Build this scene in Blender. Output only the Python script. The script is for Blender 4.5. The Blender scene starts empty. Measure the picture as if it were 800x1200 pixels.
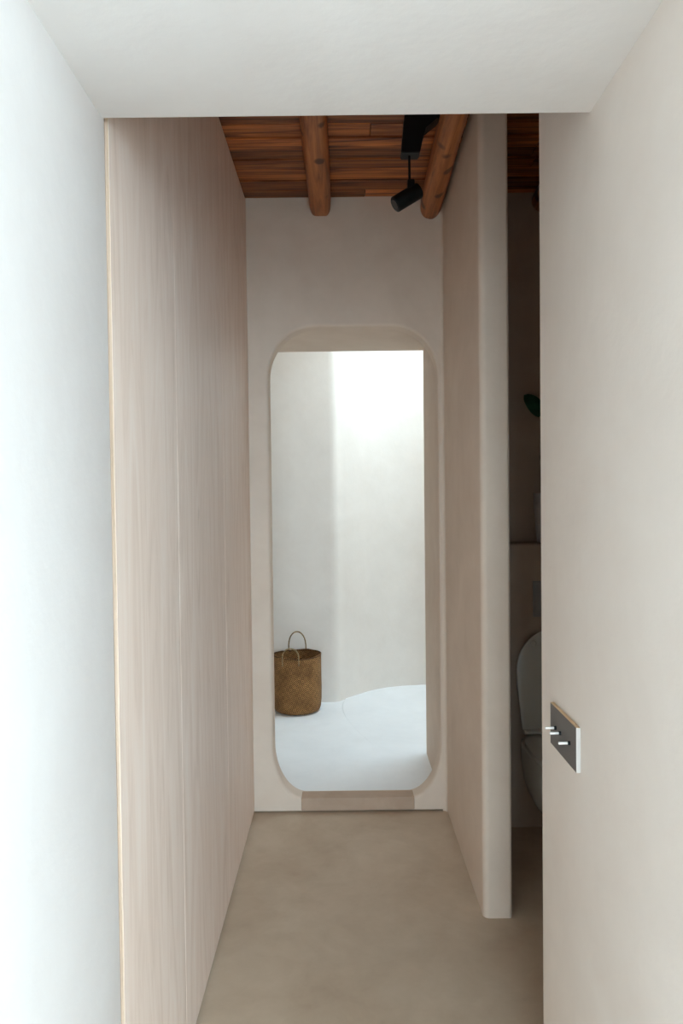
import bpy, bmesh, math, random
from mathutils import Vector, Matrix
from mathutils.geometry import tessellate_polygon
random.seed(7)
S = bpy.context.scene
C = S.collection
PI = math.pi

# ------------------------------------------------------------------ colour
def lin(c):
    c /= 255.0
    return c / 12.92 if c <= 0.04045 else ((c + 0.055) / 1.055) ** 2.4
def rgb(r, g, b):
    return (lin(r), lin(g), lin(b), 1.0)

# ------------------------------------------------------------------ materials
class NT:
    def __init__(self, name, rough=0.8, metallic=0.0, spec=0.3):
        self.m = bpy.data.materials.new(name)
        self.m.use_nodes = True
        self.n = self.m.node_tree.nodes
        self.l = self.m.node_tree.links
        self.b = self.n['Principled BSDF']
        self.b.inputs['Roughness'].default_value = rough
        self.b.inputs['Metallic'].default_value = metallic
        self.b.inputs['Specular IOR Level'].default_value = spec
    def add(self, t, **kw):
        nd = self.n.new(t)
        for k, v in kw.items():
            setattr(nd, k, v)
        return nd
    def coords(self, scale=(1, 1, 1), kind='Object', rot=(0, 0, 0)):
        tc = self.add('ShaderNodeTexCoord')
        mp = self.add('ShaderNodeMapping')
        mp.inputs['Scale'].default_value = scale
        mp.inputs['Rotation'].default_value = rot
        self.l.new(tc.outputs[kind], mp.inputs['Vector'])
        return mp.outputs['Vector']
    def noise(self, vec, scale, detail=4, rough=0.55, dist=0.0):
        nz = self.add('ShaderNodeTexNoise')
        nz.inputs['Scale'].default_value = scale
        nz.inputs['Detail'].default_value = detail
        nz.inputs['Roughness'].default_value = rough
        nz.inputs['Distortion'].default_value = dist
        self.l.new(vec, nz.inputs['Vector'])
        return nz.outputs['Fac']
    def ramp(self, fac, stops):
        r = self.add('ShaderNodeValToRGB')
        e = r.color_ramp.elements
        e[0].position, e[0].color = stops[0]
        e[1].position, e[1].color = stops[-1]
        for p, c in stops[1:-1]:
            x = e.new(p)
            x.color = c
        self.l.new(fac, r.inputs['Fac'])
        return r.outputs['Color']
    def mix(self, a, b, fac, blend='MIX'):
        mx = self.add('ShaderNodeMix', data_type='RGBA', blend_type=blend)
        for sock, v in ((mx.inputs['Factor'], fac), (mx.inputs['A'], a), (mx.inputs['B'], b)):
            if hasattr(v, 'links'):
                self.l.new(v, sock)
            else:
                sock.default_value = v
        return mx.outputs['Result']
    def math(self, op, a, b=None):
        mt = self.add('ShaderNodeMath', operation=op)
        for i, v in enumerate((a, b)):
            if v is None:
                continue
            if hasattr(v, 'links'):
                self.l.new(v, mt.inputs[i])
            else:
                mt.inputs[i].default_value = v
        return mt.outputs[0]
    def color(self, c):
        if hasattr(c, 'links'):
            self.l.new(c, self.b.inputs['Base Color'])
        else:
            self.b.inputs['Base Color'].default_value = c
        return self
    def bump(self, h, strength=0.2, dist=0.01):
        bp = self.add('ShaderNodeBump')
        bp.inputs['Strength'].default_value = strength
        bp.inputs['Distance'].default_value = dist
        self.l.new(h, bp.inputs['Height'])
        self.l.new(bp.outputs['Normal'], self.b.inputs['Normal'])
        return self

def plaster(name, lo, hi, rough=0.75, bumpiness=0.12, scale=1.0):
    t = NT(name, rough, spec=0.2)
    v = t.coords()
    big = t.noise(v, 2.2 * scale, 5, 0.6, 0.6)
    mid = t.noise(v, 9 * scale, 4, 0.6, 0.3)
    f = t.math('ADD', t.math('MULTIPLY', big, 0.7), t.math('MULTIPLY', mid, 0.3))
    t.color(t.ramp(f, [(0.32, lo), (0.68, hi)]))
    h = t.math('ADD', t.math('MULTIPLY', t.noise(v, 6, 3), 0.8), t.math('MULTIPLY', t.noise(v, 60, 3), 0.2))
    t.bump(h, bumpiness, 0.02)
    return t.m

M = {}
M['plaster'] = plaster('white_plaster', rgb(224, 218, 213), rgb(231, 227, 223))
M['plaster_warm'] = plaster('warm_white_plaster', rgb(221, 211, 202), rgb(229, 221, 213))
M['clay'] = plaster('beige_clay_plaster', rgb(208, 190, 173), rgb(220, 204, 188))
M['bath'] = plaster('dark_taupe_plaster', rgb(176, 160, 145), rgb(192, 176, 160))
M['court'] = plaster('courtyard_plaster', rgb(218, 211, 203), rgb(228, 222, 215))
M['court_floor'] = plaster('courtyard_floor_cement', rgb(228, 229, 229), rgb(238, 239, 239), 0.6)
M['cement'] = plaster('floor_microcement', rgb(178, 158, 136), rgb(200, 182, 160), 0.55, 0.08, 1.3)
M['pale_floor'] = plaster('pale_floor_cement', rgb(196, 190, 182), rgb(208, 202, 195), 0.6)
M['threshold'] = plaster('threshold_clay', rgb(172, 148, 128), rgb(186, 163, 143), 0.7, 0.1, 2)

def plywood():
    t = NT('whitewashed_plywood', 0.5, spec=0.3)
    v = t.coords((5, 5, 0.6))
    g = t.noise(v, 2.4, 5, 0.62, 2.2)
    v2 = t.coords((60, 60, 1.2))
    g2 = t.noise(v2, 3.0, 4, 0.6, 0.4)
    f = t.math('ADD', t.math('MULTIPLY', g, 0.78), t.math('MULTIPLY', g2, 0.22))
    c = t.ramp(f, [(0.3, rgb(226, 203, 185)), (0.5, rgb(240, 219, 203)), (0.72, rgb(246, 230, 217))])
    v3 = t.coords((5, 5, 1.6))
    k = t.noise(v3, 2.6, 2, 0.5, 0.2)
    kn = t.ramp(k, [(0.76, (0, 0, 0, 1)), (0.82, (1, 1, 1, 1))])
    t.color(t.mix(c, rgb(176, 150, 128), t.math('MULTIPLY', kn, 0.5)))
    t.bump(g2, 0.05, 0.004)
    return t.m
M['ply'] = plywood()
def ply_edge():
    t = NT('plywood_edge', 0.6)
    v = t.coords((420, 3, 1.5))
    g = t.noise(v, 1.0, 2, 0.5)
    t.color(t.ramp(g, [(0.35, rgb(170, 144, 120)), (0.6, rgb(202, 178, 156))]))
    return t.m
M['ply_edge'] = ply_edge()

def teak(name, axis, per_island):
    t = NT(name, 0.42, spec=0.4)
    sc = (1.2, 26, 26) if axis == 'X' else (26, 1.2, 26)
    v = t.coords(sc)
    if per_island:
        gi = t.add('ShaderNodeNewGeometry')
        cv = t.add('ShaderNodeCombineXYZ')
        t.l.new(t.math('MULTIPLY', gi.outputs['Random Per Island'], 40.0), cv.inputs[0])
        va = t.add('ShaderNodeVectorMath', operation='ADD')
        t.l.new(v, va.inputs[0])
        t.l.new(cv.outputs[0], va.inputs[1])
        v = va.outputs[0]
    g = t.noise(v, 1.6, 6, 0.6, 1.0)
    if per_island:
        c = t.ramp(g, [(0.32, rgb(72, 34, 14)), (0.46, rgb(146, 82, 42)), (0.60, rgb(198, 122, 66))])
        tone = t.ramp(gi.outputs['Random Per Island'], [(0, (0.42, 0.40, 0.38, 1)), (1, (1.15, 1.08, 1.0, 1))])
        c = t.mix(c, tone, 1.0, 'MULTIPLY')
    else:
        c = t.ramp(g, [(0.30, rgb(96, 50, 22)), (0.48, rgb(158, 92, 48)), (0.66, rgb(186, 116, 64))])
        kv = t.coords((7, 6, 4))
        vo = t.add('ShaderNodeTexVoronoi')
        vo.inputs['Scale'].default_value = 1.6
        t.l.new(kv, vo.inputs['Vector'])
        kn = t.ramp(vo.outputs['Distance'], [(0.17, (1, 1, 1, 1)), (0.27, (0, 0, 0, 1))])
        c = t.mix(c, rgb(62, 30, 14), t.math('MULTIPLY', kn, 0.85))
    t.color(c)
    t.bump(g, 0.25, 0.01)
    return t.m
M['teak_plank'] = teak('teak_planks', 'X', True)
M['log'] = teak('timber_log', 'Y', False)

M['black'] = NT('matt_black_metal', 0.5, 0.0, 0.25).color(rgb(13, 15, 17)).m
M['lens'] = NT('spot_lens', 0.15, 0.0, 0.5).color(rgb(46, 46, 48)).m
def brushed(name, col, rough, metallic):
    t = NT(name, rough, metallic)
    v = t.coords((2, 2, 260))
    g = t.noise(v, 3, 2)
    a = [c * 0.88 for c in col[:3]] + [1]
    t.color(t.ramp(g, [(0.3, a), (0.7, col)]))
    return t.m
M['bronze'] = brushed('dark_bronze_plate', rgb(98, 92, 87), 0.5, 0.15)
M['plate_edge'] = NT('pale_plate_edge', 0.35, 0.0, 0.5).color(rgb(204, 199, 193)).m
M['brass_edge'] = NT('tan_plate_edge', 0.4, 0.0, 0.4).color(rgb(196, 166, 128)).m
M['steel'] = NT('polished_toggle', 0.25, 0.2, 0.5).color(rgb(232, 228, 224)).m
M['ceramic'] = NT('white_ceramic', 0.12, 0.0, 0.5).color(rgb(214, 216, 210)).m
M['seat_plastic'] = NT('white_seat_plastic', 0.25, 0.0, 0.5).color(rgb(212, 214, 208)).m
M['flush'] = NT('grey_flush_plate', 0.35, 0.1, 0.5).color(rgb(150, 150, 150)).m
def vase_mat():
    t = NT('grey_glazed_pot', 0.45)
    t.color(t.ramp(t.noise(t.coords(), 14, 4), [(0.35, rgb(192, 190, 188)), (0.65, rgb(210, 208, 206))]))
    return t.m
M['pot'] = vase_mat()
M['soil'] = NT('soil', 0.9).color(rgb(60, 46, 36)).m
def leaf_mat():
    t = NT('dark_green_leaf', 0.35)
    t.color(t.ramp(t.noise(t.coords(), 20, 3), [(0.3, rgb(26, 66, 50)), (0.7, rgb(44, 92, 70))]))
    return t.m
M['leaf'] = leaf_mat()
M['stem'] = NT('stem_green', 0.6).color(rgb(92, 96, 84)).m

def weave():
    t = NT('woven_seagrass', 0.7, spec=0.25)
    uv = t.coords((1, 1, 1), 'UV')
    def strands(rot, ph):
        mp = t.add('ShaderNodeMapping')
        mp.inputs['Rotation'].default_value = (0, 0, rot)
        t.l.new(uv, mp.inputs['Vector'])
        w = t.add('ShaderNodeTexWave', wave_type='BANDS', bands_direction='X')
        w.inputs['Scale'].default_value = 34
        w.inputs['Distortion'].default_value = 1.2
        w.inputs['Detail'].default_value = 1
        w.inputs['Detail Scale'].default_value = 2
        t.l.new(mp.outputs[0], w.inputs['Vector'])
        return w.outputs['Fac']
    a, b = strands(PI / 4, 0), strands(-PI / 4, 0)
    rot = t.add('ShaderNodeMapping')
    rot.inputs['Rotation'].default_value = (0, 0, PI / 4)
    t.l.new(uv, rot.inputs['Vector'])
    ck = t.add('ShaderNodeTexChecker')
    ck.inputs['Scale'].default_value = 68
    ck.inputs['Color1'].default_value = (1, 1, 1, 1)
    ck.inputs['Color2'].default_value = (0, 0, 0, 1)
    t.l.new(rot.outputs[0], ck.inputs['Vector'])
    h = t.mix(a, b, ck.outputs['Fac'])
    col = t.ramp(h, [(0.05, rgb(80, 52, 28)), (0.5, rgb(136, 96, 56)), (0.95, rgb(186, 140, 86))])
    n = t.noise(uv, 9, 4, 0.6)
    col = t.mix(col, rgb(98, 64, 32), t.ramp(n, [(0.42, (0, 0, 0, 1)), (0.7, (0.75, 0.75, 0.75, 1))]))
    t.color(col)
    t.bump(h, 0.6, 0.006)
    return t.m
M['weave'] = weave()
def rope():
    t = NT('twisted_seagrass_handle', 0.75)
    t.color(t.ramp(t.noise(t.coords(), 90, 2), [(0.3, rgb(104, 82, 54)), (0.7, rgb(166, 142, 104))]))
    return t.m
M['rope'] = rope()
def paving():
    t = NT('terrace_stone', 0.8)
    t.color(t.ramp(t.noise(t.coords(), 3, 4), [(0.3, rgb(188, 189, 190)), (0.7, rgb(204, 205, 206))]))
    return t.m
M['terrace'] = paving()

# ------------------------------------------------------------------ mesh helpers
def obj(name, bm, mat, parent=None, smooth=False, loc=None):
    bmesh.ops.recalc_face_normals(bm, faces=bm.faces[:])
    me = bpy.data.meshes.new(name)
    bm.to_mesh(me)
    bm.free()
    o = bpy.data.objects.new(name, me)
    C.objects.link(o)
    for m in (mat if isinstance(mat, (list, tuple)) else [mat]):
        me.materials.append(m)
    if smooth:
        for p in me.polygons:
            p.use_smooth = True
        me.set_sharp_from_angle(angle=math.radians(40))
    if parent is not None:
        o.parent = parent
    if loc:
        o.location = loc
    return o

def struct(name, bm, mat, smooth=False):
    o = obj(name, bm, mat, None, smooth)
    o['kind'] = 'structure'
    return o

def thing(name, label, cat, loc=(0, 0, 0), group=None):
    o = bpy.data.objects.new(name, None)
    C.objects.link(o)
    o.empty_display_size = 0.05
    o.location = loc
    o['label'] = label
    o['category'] = cat
    if group:
        o['group'] = group
    return o

def tag(o, label, cat, group=None):
    o['label'] = label
    o['category'] = cat
    if group:
        o['group'] = group
    return o

def add_box(bm, x0, x1, y0, y1, z0, z1, bev=0.0, seg=3, edges=None):
    r = bmesh.ops.create_cube(bm, size=1.0)
    vs = r['verts']
    for v in vs:
        v.co = Vector((x0 + (v.co.x + .5) * (x1 - x0), y0 + (v.co.y + .5) * (y1 - y0), z0 + (v.co.z + .5) * (z1 - z0)))
    if bev > 0:
        es = list({e for v in vs for e in v.link_edges})
        if edges:
            es = [e for e in es if edges((e.verts[0].co + e.verts[1].co) / 2, (e.verts[1].co - e.verts[0].co))]
        bmesh.ops.bevel(bm, geom=es, offset=bev, segments=seg, affect='EDGES', profile=0.5)
    return bm

def box(*a, **k):
    return add_box(bmesh.new(), *a, **k)

def add_loft(bm, rings, cap0=True, cap1=True, closed=True):
    vr = [[bm.verts.new(p) for p in r] for r in rings]
    n = len(vr[0])
    for a, b in zip(vr, vr[1:]):
        for i in range(n if closed else n - 1):
            j = (i + 1) % n
            bm.faces.new((a[i], a[j], b[j], b[i]))
    if cap0:
        bm.faces.new(vr[0][::-1])
    if cap1:
        bm.faces.new(vr[-1])
    return bm

def add_tube(bm, pts, rad, n=12, cap=True):
    pts = [Vector(p) for p in pts]
    rings = []
    ref = None
    for i, p in enumerate(pts):
        d = (pts[min(i + 1, len(pts) - 1)] - pts[max(i - 1, 0)]).normalized()
        if ref is None:
            ref = d.orthogonal().normalized()
        u = (ref - d * ref.dot(d)).normalized()
        ref = u
        w = d.cross(u)
        r = rad[i] if isinstance(rad, (list, tuple)) else rad
        rings.append([p + (u * math.cos(2 * PI * k / n) + w * math.sin(2 * PI * k / n)) * r for k in range(n)])
    return add_loft(bm, rings, cap, cap)

def add_lathe(bm, prof, n=40, sx=1, sy=1, c=(0, 0, 0), cap0=True, cap1=False):
    rings = [[Vector((c[0] + r * sx * math.cos(2 * PI * k / n), c[1] + r * sy * math.sin(2 * PI * k / n), c[2] + z)) for k in range(n)] for r, z in prof]
    return add_loft(bm, rings, cap0, cap1)

def extrude_poly(bm, poly, z0, z1):
    return add_loft(bm, [[Vector((x, y, z0)) for x, y in poly], [Vector((x, y, z1)) for x, y in poly]])

def wobble(bm, amp, scale, cuts=None):
    from mathutils import noise
    for v in bm.verts:
        d = noise.noise_vector(v.co * scale)
        v.co += d * amp

# ------------------------------------------------------------------ measured frame of the place (metres)
XL, XR = -0.405, 0.459          # corridor faces: wardrobe, partition
YB = 3.216                      # corridor end wall
ZC = 2.725                      # plank ceiling
YP0, YP1 = 0.55, 1.295          # near passage
ZS = 2.08                       # near passage soffit
XW = 0.44                       # near right wall face
YW = 1.612                      # its far end
ZF = 0.06                       # raised floor past the opening
YK = 3.78                       # end of passage past the opening
ZK = 2.164

# ------------------------------------------------------------------ the setting
struct('floor_rear', box(-2.7, 4.1, -2.0, YP0, -.12, 0), M['pale_floor'])
struct('floor', box(-2.7, 4.1, YP0, YB + .06, -.12, 0), M['cement'])
# near left wall, near right wall, soffit lintel
struct('wall_left', box(-2.7, -.4085, YP0, YP1 + .004, 0, 3.0, bev=.012, edges=lambda c, d: c.x > -1 and abs(d.z) > 1), M['plaster'], True)
def right_wall():
    bm = bmesh.new()
    add_box(bm, XW, 4.1, YP0, YW, 0, 3.0, bev=.012, edges=lambda c, d: c.x < 1 and abs(d.z) > 1)
    return bm
struct('wall_right', right_wall(), M['plaster_warm'], True)
struct('wall_lintel', box(-.4085, XW, YP0, YP1 - .01, ZS, 3.0, bev=.01, edges=lambda c, d: c.z < 2.2 and abs(d.x) > .1), M['plaster'], True)
# room behind the camera
struct('wall_rear_left', box(-2.7, -2.4, -2.0, YP0, 0, 2.9), M['plaster'])
struct('wall_rear_right', box(2.4, 2.7, -2.0, YP0, 0, 2.9), M['plaster'])
struct('ceiling_rear', box(-2.7, 2.7, -2.0, YP0, 2.75, 3.0), M['plaster'])
WX0, WX1, WZ1 = -0.35, 2.35, 2.5
def rear_wall():
    bm = bmesh.new()
    add_box(bm, -2.4, WX0, -2.0, -1.7, 0, 2.75)
    add_box(bm, WX1, 2.4, -2.0, -1.7, 0, 2.75)
    add_box(bm, WX0, WX1, -2.0, -1.7, WZ1, 2.75)
    return bm
struct('wall_rear', rear_wall(), M['plaster'])
struct('floor_terrace', box(-8, 8, -10, -2.0, -.2, -.03), M['terrace'])

# partition between corridor and bathroom: hand-rounded nose
def partition():
    x0, x1, y0, y1 = XR, .556, 2.39, YB
    poly = []
    r0, r1 = .022, .012
    for k in range(9):
        a = PI + PI / 2 * k / 8
        poly.append((x0 + r0 + r0 * math.cos(a), y0 + r0 + r0 * math.sin(a)))
    for k in range(9):
        a = 1.5 * PI + PI / 2 * k / 8
        poly.append((x1 - r1 + r1 * math.cos(a), y0 + r1 + r1 * math.sin(a)))
    poly += [(x1, y1), (x0 - .02, y1)]
    for k in range(1, 8):                      # cove into the end wall
        a = PI / 2 * (1 - k / 8)
        poly.append((x0 - .02 + .02 * math.cos(a), y1 - .02 + .02 * math.sin(a) if False else y1 - .02 * (k / 8) ** 2))
    poly.append((x0, y1 - .024))
    return extrude_poly(bmesh.new(), poly, 0, ZC + .06)
struct('wall_partition', partition(), M['clay'], True)

# end wall with the tall round-cornered opening
OX0, OX1, OZ0, OZ1, ORAD = -.316, .431, .062, 2.163, .19
def rr_loop(off, n=16):
    x0, x1, z0, z1 = OX0 - off, OX1 + off, OZ0 - off, OZ1 + off
    pts = []
    for sx, sz, rx, rz, a0 in ((1, -1, .145, .23, -PI / 2), (1, 1, .205, .22, 0), (-1, 1, .205, .22, PI / 2), (-1, -1, .145, .23, PI)):
        rx, rz = rx + off, rz + off
        cx = x1 - rx if sx > 0 else x0 + rx
        cz = z1 - rz if sz > 0 else z0 + rz
        for k in range(n + 1):
            a = a0 + PI / 2 * k / n
            pts.append((cx + rx * math.cos(a), cz + rz * math.sin(a)))
    return pts
def end_wall():
    bm = bmesh.new()
    X0, X1, Z0, Z1 = -2.1, 4.1, 0.008, 3.0
    t, r = .085, .014
    rect = [(X0, Z0), (X1, Z0), (X1, Z1), (X0, Z1)]
    loops = []
    def flat(y, off):
        hole = rr_loop(off)
        vs = [bm.verts.new((x, y, z)) for x, z in rect] + [bm.verts.new((x, y, z)) for x, z in hole]
        pl = [[Vector((x, z, 0)) for x, z in rect], [Vector((x, z, 0)) for x, z in hole[::-1]]]
        idx = list(range(4)) + [4 + i for i in range(len(hole))][::-1]
        for tri in tessellate_polygon(pl):
            try:
                bm.faces.new([vs[idx[i]] for i in tri])
            except ValueError:
                pass
        return vs[:4], vs[4:]
    fo, fh = flat(YB, r)
    bo, bh = flat(YB + t, 0)
    prev = fh
    seq = []
    for k in range(1, 6):
        a = PI / 2 * k / 5
        seq.append((YB + r * (1 - math.cos(a)), r * (1 - math.sin(a))))
    for y, off in seq:
        cur = [bm.verts.new((x, y, z)) for x, z in rr_loop(off)]
        for i in range(len(cur)):
            j = (i + 1) % len(cur)
            bm.faces.new((prev[i], prev[j], cur[j], cur[i]))
        prev = cur
    for i in range(len(prev)):
        j = (i + 1) % len(prev)
        bm.faces.new((prev[i], prev[j], bh[j], bh[i]))
    for i in range(4):
        j = (i + 1) % 4
        bm.faces.new((fo[i], fo[j], bo[j], bo[i]))
    return bm
struct('wall_back', end_wall(), M['clay'], True)
struct('trim_threshold', box(-.195, .312, YB - .004, YB + .075, 0.009, .066, bev=.004), M['threshold'])

# passage past the opening
struct('wall_passage_right', box(.432, 1.6, YB + .085, YK, ZF, 3.4), M['clay'])
struct('ceiling_passage', box(-2.0, .432, YB + .085, YK, ZK, 3.4), M['clay'])
struct('wall_passage_left', box(-2.0, -1.75, YB + .085, 5.3, ZF, 3.4), M['court'])
struct('floor_courtyard', box(-2.0, 2.0, YB + .03, 5.6, -.12, ZF), M['court_floor'])

def court_wall():
    # plan of the wall: flat to the left, then a rounded corner into a hollow curved bay
    key = [(-1.75, 4.735), (-.08, 4.735), (-.055, 4.737), (-.035, 4.744), (-.02, 4.757), (-.008, 4.775), (.02, 4.803), (.05, 4.835), (.10, 4.885), (.16, 4.955), (.224, 5.01),
           (.31, 5.062), (.42, 5.1), (.56, 5.12), (.74, 5.125), (.95, 5.09), (1.15, 5.01), (1.32, 4.88), (1.42, 4.72), (1.48, 4.5), (1.5, 4.3), (1.5, YK - .1)]
    outer = [(1.9, YK - .1), (1.9, 5.6), (-1.75, 5.6)]
    bm = bmesh.new()
    poly = key + outer
    extrude_poly(bm, poly, ZF - .05, 3.4)
    return bm
struct('wall_courtyard', court_wall(), M['court'], True)
CX0, CX1, CY0, CY1 = .25, 1.49, 3.82, 4.85
def court_ceiling():
    bm = bmesh.new()
    add_box(bm, -2.0, CX0, YK, 5.6, 2.95, 3.3)
    add_box(bm, CX1, 1.9, YK, 5.6, 2.95, 3.3)
    add_box(bm, CX0, CX1, YK, CY0, 2.95, 3.3)
    add_box(bm, CX0, CX1, CY1, 5.6, 2.95, 3.3)
    return bm
struct('ceiling_courtyard', court_ceiling(), M['court'])

# low worn step in the courtyard floor, its round edge starting at the wall corner
def court_step():
    bm = bmesh.new()
    key = [(.012, 5.2), (.004, 4.775), (-.008, 4.72), (-.014, 4.66), (-.016, 4.60), (-.012, 4.52), (.0, 4.42), (.03, 4.28), (.08, 4.1), (.15, 3.9)]
    rings_lo, rings_hi, rings_in = [], [], []
    for i, (x, y) in enumerate(key):
        hh = .0065 * max(0.0, min(y, 4.775) - 4.36) / .415 + .0003
        rings_lo.append(Vector((x, y, ZF - .002)))
        rings_hi.append(Vector((x + .012, y, ZF + hh)))
        rings_in.append(Vector((1.2, y + .02, ZF + hh * .9)))
    add_loft(bm, [rings_lo, rings_hi, rings_in], False, False, False)
    return bm
struct('trim_step', court_step(), M['court_floor'])

# bathroom shell
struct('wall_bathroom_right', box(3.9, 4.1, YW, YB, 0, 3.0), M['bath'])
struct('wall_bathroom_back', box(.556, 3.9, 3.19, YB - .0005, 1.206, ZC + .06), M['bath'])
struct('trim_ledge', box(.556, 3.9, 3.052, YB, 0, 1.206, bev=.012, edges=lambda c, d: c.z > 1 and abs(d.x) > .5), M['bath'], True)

# plank ceiling (one surface of planks, each an island)
def planks():
    bm = bmesh.new()
    y = YP1 - .02
    while y < YB:
        w = random.uniform(.075, .105)
        xs = [-1.05]
        xs.append(random.choice([-.75, -.6, -.55, -.7, -.62, .12]))
        xs.append(random.uniform(.7, 1.2))
        xs.append(random.uniform(2.0, 2.6))
        xs.append(3.95)
        for a, b in zip(xs, xs[1:]):
            z = ZC + random.uniform(0, .006)
            add_box(bm, a, b - .002, y, min(y + w - .003, YB), z, z + .025, bev=.002, seg=1)
        y += w
    return bm
struct('ceiling', planks(), M['teak_plank'])
struct('ceiling_deck', box(-1.1, 4.1, YP1 - .02, YB, ZC + .034, 3.05), NT('roof_boards', .9).color(rgb(52, 30, 18)).m)
struct('wall_wardrobe_back', box(-1.3, -1.05, YP1 + .004, YB, 0, 3.0), M['clay'])

# ------------------------------------------------------------------ log beams
def log_bm(pts, rx, rz, seed, flat=0.0, n=28):
    from mathutils import noise
    bm = bmesh.new()
    rings = []
    m = 34
    for i in range(m + 1):
        t = i / m
        p = Vector(pts[0]).lerp(Vector(pts[1]), t)
        end = 1.0
        if t > .985:
            end = .93
        ring = []
        for k in range(n):
            a = 2 * PI * k / n
            c, s = math.cos(a), math.sin(a)
            q = 1 + .05 * noise.noise(Vector((c * 1.2 + seed, s * 1.2, t * 6))) + .025 * noise.noise(Vector((c * 3, s * 3 + seed, t * 22)))
            if flat:
                c, s = math.copysign(abs(c) ** .72, c), math.copysign(abs(s) ** .72, s)
            zz = s * rz * q
            if flat:
                zz = max(zz, -rz * (1 - flat))
            ring.append(Vector((p.x + c * rx * q * end, p.y, p.z + zz * end)))
        rings.append(ring)
    return add_loft(bm, rings)
b = obj('ceiling_beam', log_bm([(-.082, YP1, 2.69), (-.078, YB - .002, 2.69)], .047, .053, 3.1, .08), M['log'], None, True)
tag(b, 'squared timber beam at the middle of the plank ceiling, with no lamp beside it', 'beam', 'round ceiling beams')
b = obj('ceiling_beam', log_bm([(.36, YP1, 2.685), (.404, YB - .002, 2.674)], .047, .052, 8.7), M['log'], None, True)
tag(b, 'round knotty log beam beside the black spotlight and the partition', 'beam', 'round ceiling beams')
b = obj('ceiling_beam', log_bm([(.885, YW + .02, 2.69), (.885, 3.188, 2.69)], .045, .052, 5.5), M['log'], None, True)
tag(b, 'dark log beam end in the bathroom gap right of the partition', 'beam', 'round ceiling beams')

# ------------------------------------------------------------------ wardrobe
w = thing('wardrobe', 'pale plywood built-in wardrobe with flush doors along the left of the corridor', 'wardrobe', (XL - .3, 2.25, 0))
wo = Vector(w.location)
def local(bm, root):
    bmesh.ops.translate(bm, verts=bm.verts[:], vec=-Vector(root.location))
    return bm
obj('carcass', local(box(-1.04, XL - .024, YP1 + .006, YB - .003, .07, ZC - .004), w), M['ply'], w)
obj('plinth', local(box(-1.0, XL - .03, YP1 + .01, YB - .006, .001, .07), w), M['black'], w)
ys = [YP1 + .006, 1.801, 2.512, YB - .003]
for i in range(3):
    bm = box(XL - .021, XL, ys[i] + (.0 if i == 0 else .0007), ys[i + 1] - .0007, .009, ZC - .006, bev=.0003 if i == 0 else .0011, seg=1)
    for f in bm.faces:
        if abs(f.normal.y) > .9:
            f.material_index = 1
    obj('door', local(bm, w), [M['ply'], M['ply_edge']], w)

# ------------------------------------------------------------------ spotlight
YL = 2.45
sp = thing('spotlight', 'matt black ceiling spotlight on a thin rod beside the round log beam', 'spotlight', (.31, YL, ZC))
def prism_xz(poly, y0, y1, bev=.003):
    bm = bmesh.new()
    add_loft(bm, [[Vector((x, y0, z)) for x, z in poly], [Vector((x, y1, z)) for x, z in poly]])
    bmesh.ops.bevel(bm, geom=bm.edges[:], offset=bev, segments=2, affect='EDGES')
    return bm
bodyp = [(.211, 2.549), (.273, 2.549), (.290, 2.630), (.335, 2.660), (.352, 2.690), (.352, 2.722), (.262, 2.722), (.224, 2.680)]
obj('driver_box', local(prism_xz(bodyp, YL - .028, YL + .028), sp), M['black'], sp, True)
rod = bmesh.new()
add_tube(rod, [(.240, YL, 2.56), (.240, YL, 2.452)], .0042, 12)
obj('rod', local(rod, sp), M['black'], sp, True)
yk = bmesh.new()
add_box(yk, .232, .257, YL - .012, YL + .012, 2.430, 2.470, bev=.005, seg=2)
obj('pivot', local(yk, sp), M['black'], sp, True)
A, B = Vector((.190, YL - .006, 2.386)), Vector((.272, YL + .012, 2.440))
d = (B - A).normalized()
hd = bmesh.new()
add_tube(hd, [A, A + d * .0015, A + d * .003, B - d * .003, B - d * .001, B], [.0240, .0258, .0265, .0265, .0255, .024], 32, True)
obj('lamp_head', local(hd, sp), M['black'], sp, True)
ln = bmesh.new()
add_tube(ln, [A - d * .0016, A - d * .0004], .018, 28)
obj('lens', local(ln, sp), M['lens'], sp, True)

# ------------------------------------------------------------------ switch plate
sw = thing('light_switch', 'dark bronze switch plate with three small metal toggles on the right wall', 'switch', (XW, 1.424, .938))
pl = box(XW - .008, XW, 1.34, 1.508, .896, .982, bev=.0008, seg=1)
for f in pl.faces:
    if f.normal.x < -.9:
        f.material_index = 0
    elif f.normal.z > .7:
        f.material_index = 2
    else:
        f.material_index = 1
obj('plate', local(pl, sw), [M['bronze'], M['plate_edge'], M['brass_edge']], sw)
for yy in (1.468, 1.436, 1.378):
    bm = bmesh.new()
    add_tube(bm, [(XW - .0075, yy, .940), (XW - .0125, yy, .940)], [.0042, .0036], 16)
    cl = obj('toggle', local(bm, sw), M['black'], sw, True)
    bm = bmesh.new()
    add_tube(bm, [(XW - .0125, yy, .940), (XW - .029, yy, .940), (XW - .030, yy, .940)], [.0026, .0029, .0022], 16)
    obj('toggle_tip', local(bm, sw), M['steel'], cl, True)

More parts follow.
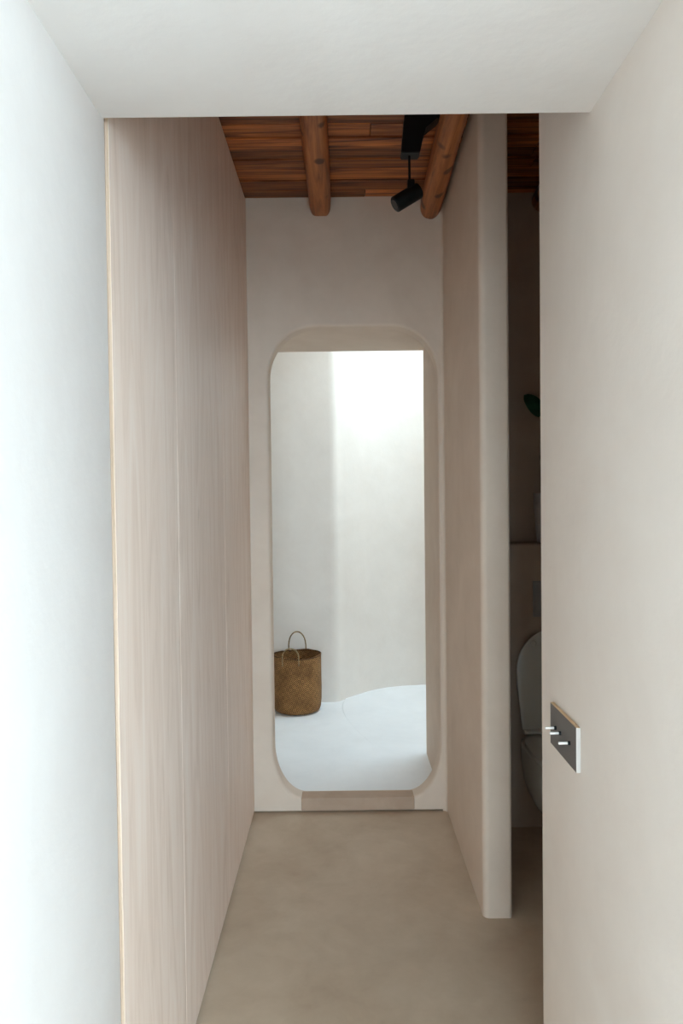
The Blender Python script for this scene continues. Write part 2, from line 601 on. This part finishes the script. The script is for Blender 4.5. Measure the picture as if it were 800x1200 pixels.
# ------------------------------------------------------------------ basket
bk = thing('basket', 'round woven seagrass basket with two loop handles on the courtyard floor', 'basket', (-.292, 4.562, ZF))
def basket_body():
    bm = bmesh.new()
    uvl = bm.loops.layers.uv.new('UVMap')
    from mathutils import noise
    prof = [(.0, .004), (.09, .001), (.125, .003), (.143, .014), (.150, .035), (.1535, .08), (.1545, .15), (.1535, .22), (.1525, .29), (.152, .335), (.1525, .358)]
    inner = [(.1485, .359), (.1475, .33), (.1485, .2), (.147, .05), (.12, .012), (.0, .011)]
    n = 72
    rows = []
    for r, z in prof + inner:
        row = []
        for k in range(n + 1):
            a = 2 * PI * k / n + .4
            w = 1 + (.018 * noise.noise(Vector((math.cos(a) * 1.6, math.sin(a) * 1.6, z * 7))))
            sag = .010 * noise.noise(Vector((math.cos(a) * 1.3, math.sin(a) * 1.3, 4))) * (z / .36) ** 4
            row.append((Vector((r * w * 1.0 * math.cos(a), r * w * .93 * math.sin(a), z + sag)), a * .15, z if r > .09 else r))
        rows.append(row)
    vv = [[bm.verts.new(p[0]) for p in row[:-1]] for row in rows]
    for i in range(len(rows) - 1):
        for k in range(n):
            j = (k + 1) % n
            f = bm.faces.new((vv[i][k], vv[i][j], vv[i + 1][j], vv[i + 1][k]))
            for lp, (ii, kk) in zip(f.loops, ((i, k), (i, k + 1), (i + 1, k + 1), (i + 1, k))):
                lp[uvl].uv = (rows[ii][kk][1], rows[ii][kk][2])
    bmesh.ops.remove_doubles(bm, verts=[v for v in bm.verts if (v.co.x ** 2 + v.co.y ** 2) < 1e-8], dist=1e-5)
    return bm
obj('body', basket_body(), M['weave'], bk, True)
rim = bmesh.new()
pts = [(.1505 * math.cos(a), .140 * math.sin(a), .356 + .004 * math.sin(2 * a + 1)) for a in [2 * PI * k / 64 for k in range(65)]]
add_tube(rim, pts, .0042, 8)
obj('rim', rim, M['weave'], bk, True)
def handle(xc, y, wd, top, out, lean):
    bm = bmesh.new()
    pts = [(xc - wd, y, .315), (xc - wd, y + out * .004, .345)]
    for k in range(17):
        a = PI * (1 - k / 16)
        pts.append((xc + wd * math.cos(a) * (1.0 + .06 * math.sin(a)), y + lean * math.sin(a), .36 + (top - .36) * math.sin(a) ** .85))
    pts += [(xc + wd, y + out * .004, .345), (xc + wd, y, .315)]
    add_tube(bm, pts, .0042, 10)
    return bm
obj('handle', handle(-.030, -.147, .05, .425, -1, -.012), M['rope'], bk, True)
obj('handle', handle(-.006, .146, .056, .475, 1, -.015), M['rope'], bk, True)

# ------------------------------------------------------------------ toilet (wall hung, lid raised)
TX = .905
to = thing('toilet', 'white wall-hung toilet with raised lid in the dark bathroom gap', 'toilet', (TX, 3.05, .2))
def dshape(w, y_back, y_front, n=40, sq=2.4):
    # plan outline: straight back, long rounded front
    pts = []
    L = y_back - y_front
    for k in range(n):
        a = 2 * PI * k / n
        c, s = math.cos(a), math.sin(a)
        x = w * (abs(c) ** (2 / sq)) * (1 if c >= 0 else -1)
        if s >= 0:
            y = (y_back + y_front) / 2 + (L / 2) * (abs(s) ** (2 / 5.0))
        else:
            y = (y_back + y_front) / 2 - (L / 2) * (abs(s) ** (2 / 2.1))
        pts.append((x, y))
    return pts
def bowl():
    bm = bmesh.new()
    rings = []
    for z, w, yf in ((.10, .085, -.20), (.115, .105, -.25), (.15, .130, -.33), (.20, .158, -.42), (.26, .178, -.485), (.33, .188, -.515), (.385, .190, -.525), (.40, .189, -.524), (.405, .184, -.518)):
        rings.append([Vector((x, y, z)) for x, y in dshape(w, -.002, yf)])
    for z, w, yb, yf in ((.405, .135, -.13, -.47), (.395, .130, -.135, -.465), (.33, .115, -.15, -.44), (.24, .07, -.2, -.36), (.22, .03, -.24, -.31)):
        rings.append([Vector((x, y, z)) for x, y in dshape(w, yb, yf)])
    add_loft(bm, rings)
    return bm
B0 = Vector((TX, 3.05, 0)) - Vector(to.location)
bm = bowl(); bmesh.ops.translate(bm, verts=bm.verts[:], vec=B0)
obj('bowl', bm, M['ceramic'], to, True)
def seat_ring():
    bm = bmesh.new()
    o, i = (.187, -.075, -.522), (.118, -.14, -.455)
    rings = [[Vector((x, y, .408)) for x, y in dshape(*o)], [Vector((x, y, .425)) for x, y in dshape(*o)], [Vector((x, y, .43)) for x, y in dshape(.18, -.08, -.515)],
             [Vector((x, y, .43)) for x, y in dshape(.124, -.135, -.46)], [Vector((x, y, .42)) for x, y in dshape(*i)], [Vector((x, y, .408)) for x, y in dshape(*i)]]
    add_loft(bm, rings + [rings[0]], False, False)
    bmesh.ops.remove_doubles(bm, verts=bm.verts[:], dist=1e-6)
    return bm
bm = seat_ring(); bmesh.ops.translate(bm, verts=bm.verts[:], vec=B0)
obj('seat', bm, M['seat_plastic'], to, True)
def lid():
    bm = bmesh.new()
    rings = []
    for dy, k in ((0, .955), (.004, .99), (.010, 1.0), (.017, .99), (.020, .955)):
        arch = [(-.168, 0.006), (-.160, 0), (.160, 0), (.168, .006), (.178, .10), (.186, .19)]
        arch += [(.188 * math.cos(q), .24 + .185 * math.sin(q) ** .95) for q in [PI * j / 24 for j in range(25)]]
        arch += [(-.186, .19), (-.178, .10)]
        ring = [Vector((x * k, -dy, .212 + (z - .212) * k)) for x, z in arch]
        rings.append(ring)
    add_loft(bm, rings)
    bmesh.ops.rotate(bm, verts=bm.verts[:], cent=(0, 0, 0), matrix=Matrix.Rotation(math.radians(-5), 3, 'X'))
    bmesh.ops.translate(bm, verts=bm.verts[:], vec=(0, -.062, .435))
    return bm
bm = lid(); bmesh.ops.translate(bm, verts=bm.verts[:], vec=B0)
obj('lid', bm, M['seat_plastic'], to, True)
hb = bmesh.new()
add_tube(hb, [(-.165, -.092, .438), (.165, -.092, .438)], .011, 16)
bmesh.ops.translate(hb, verts=hb.verts[:], vec=B0)
obj('hinge', hb, M['seat_plastic'], to, True)
for sx in (-.10, .10):
    bm = bmesh.new()
    add_lathe(bm, [(.012, 0), (.012, .003), (.009, .006)], 16, cap1=True)
    bmesh.ops.rotate(bm, verts=bm.verts[:], cent=(0, 0, 0), matrix=Matrix.Rotation(PI / 2, 3, 'X'))
    bmesh.ops.translate(bm, verts=bm.verts[:], vec=B0 + Vector((sx - .02, -.07, .80)))
    obj('bumper', bm, M['seat_plastic'], to, True)

fp = thing('flush_plate', 'grey rectangular flush plate on the wall above the toilet', 'flush plate', (TX + .02, 3.052, .973))
obj('plate', local(box(TX + .02 - .123, TX + .02 + .123, 3.042, 3.052, .897, 1.048, bev=.003), fp), M['flush'], fp)
for a, c in ((-.112, .02), (.026, .112)):
    obj('button', local(box(TX + .02 + a, TX + .02 + c, 3.039, 3.043, .907, 1.038, bev=.0015), fp), M['flush'], fp)

# ------------------------------------------------------------------ pot plant on the ledge
pp = thing('potted_plant', 'plant with dark green leaves in a grey pot on the bathroom ledge', 'plant', (.886, 3.118, 1.206))
bm = bmesh.new()
add_lathe(bm, [(.0, .0), (.040, .0), (.046, .006), (.050, .06), (.056, .13), (.060, .206), (.060, .212), (.056, .212), (.053, .20), (.048, .17), (.0, .17)], 36)
bmesh.ops.remove_doubles(bm, verts=bm.verts[:], dist=1e-5)
obj('pot', bm, M['pot'], pp, True)
bm = bmesh.new()
add_lathe(bm, [(.0, .171), (.03, .176), (.0475, .172)], 24)
bmesh.ops.remove_doubles(bm, verts=bm.verts[:], dist=1e-5)
obj('soil', bm, M['soil'], pp, True)
def leaf_bm(base, tip, wd, nrm):
    bm = bmesh.new()
    base, tip, nrm = Vector(base), Vector(tip), Vector(nrm).normalized()
    ax = tip - base
    L = ax.length
    ax.normalize()
    side = ax.cross(nrm).normalized()
    nrm = side.cross(ax)
    m, q = 14, 6
    for lay in (0, 1):
        rows = []
        for i in range(m + 1):
            t = i / m
            ww = wd * (math.sin(PI * t ** .85) ** .5 if 0 < t < 1 else 0.02)
            rows.append([bm.verts.new(base + ax * L * t + side * ww * s + nrm * (.02 * math.sin(PI * t) * L * 2 + .18 * abs(s) * ww - lay * .0012)) for s in [-1 + 2 * k / q for k in range(q + 1)]])
        for r0, r1 in zip(rows, rows[1:]):
            for k in range(q):
                bm.faces.new((r0[k], r0[k + 1], r1[k + 1], r1[k]))
    return bm
tips = [((-.022, -.005, .545), (-.106, -.03, .628), .036), ((.01, .0, .50), (.09, -.05, .60), .032), ((.0, .01, .44), (.045, -.06, .37), .028), ((.015, .0, .66), (.06, -.03, .78), .030)]
for b_, t_, w_ in tips:
    bm = bmesh.new()
    add_tube(bm, [(b_[0] * .2 + .002 * len(b_), b_[1] * .3, .172), (b_[0] * .6 - .018, b_[1], .172 + (b_[2] - .172) * .5), b_], [.0042, .0036, .0024], 10)
    st = obj('stem', bm, M['stem'], pp, True)
    obj('leaf', leaf_bm(b_, t_, w_, (-.2, -1, .5)), M['leaf'], st, True)

# ------------------------------------------------------------------ light: sky through the rear window and the courtyard's open roof
W = bpy.data.worlds.new('sky')
S.world = W
W.use_nodes = True
nt = W.node_tree
bg = nt.nodes['Background']
bg.inputs['Color'].default_value = (0.725, 0.938, 1.09, 1)
bg.inputs['Strength'].default_value = 12.4
def portal(name, loc, rot, sx, sy):
    l = bpy.data.lights.new(name, 'AREA')
    l.shape = 'RECTANGLE'
    l.size, l.size_y = sx, sy
    l.cycles.is_portal = True
    o = bpy.data.objects.new(name, l)
    C.objects.link(o)
    o.location = loc
    o.rotation_euler = rot
    return o
portal('window_daylight', ((WX0 + WX1) / 2, -1.85, WZ1 / 2), (PI / 2, 0, 0), WX1 - WX0, WZ1)
portal('courtyard_daylight', ((CX0 + CX1) / 2, (CY0 + CY1) / 2, 3.28), (0, 0, 0), CX1 - CX0, CY1 - CY0)

# ------------------------------------------------------------------ camera
F = 850.0
p, r = math.atan(20 / F), 0.0115
fw = Vector((0, math.cos(p), -math.sin(p)))
r0, u0 = Vector((1, 0, 0)), Vector((0, math.sin(p), math.cos(p)))
rt = math.cos(r) * r0 - math.sin(r) * u0 * -1 * -1
up = math.sin(r) * r0 + math.cos(r) * u0
rt = fw.cross(up)
cam = bpy.data.cameras.new('camera')
co = bpy.data.objects.new('camera', cam)
C.objects.link(co)
mat = Matrix((rt, up, -fw)).transposed().to_4x4()
mat.translation = Vector((0, 0, 1.42))
co.matrix_world = mat
cam.sensor_fit = 'VERTICAL'
cam.sensor_height = 36.0
cam.lens = 36.0 * F / 1200
cam.clip_start = 0.02
S.camera = co

S.view_settings.view_transform = 'Standard'
S.view_settings.look = 'None'
S.view_settings.gamma = 1.0
S.view_settings.use_curve_mapping = False
S.view_settings.exposure = 0.0
S.cycles.max_bounces = 20
S.cycles.diffuse_bounces = 14
S.cycles.use_denoising = True
S.cycles.sample_clamp_indirect = 6
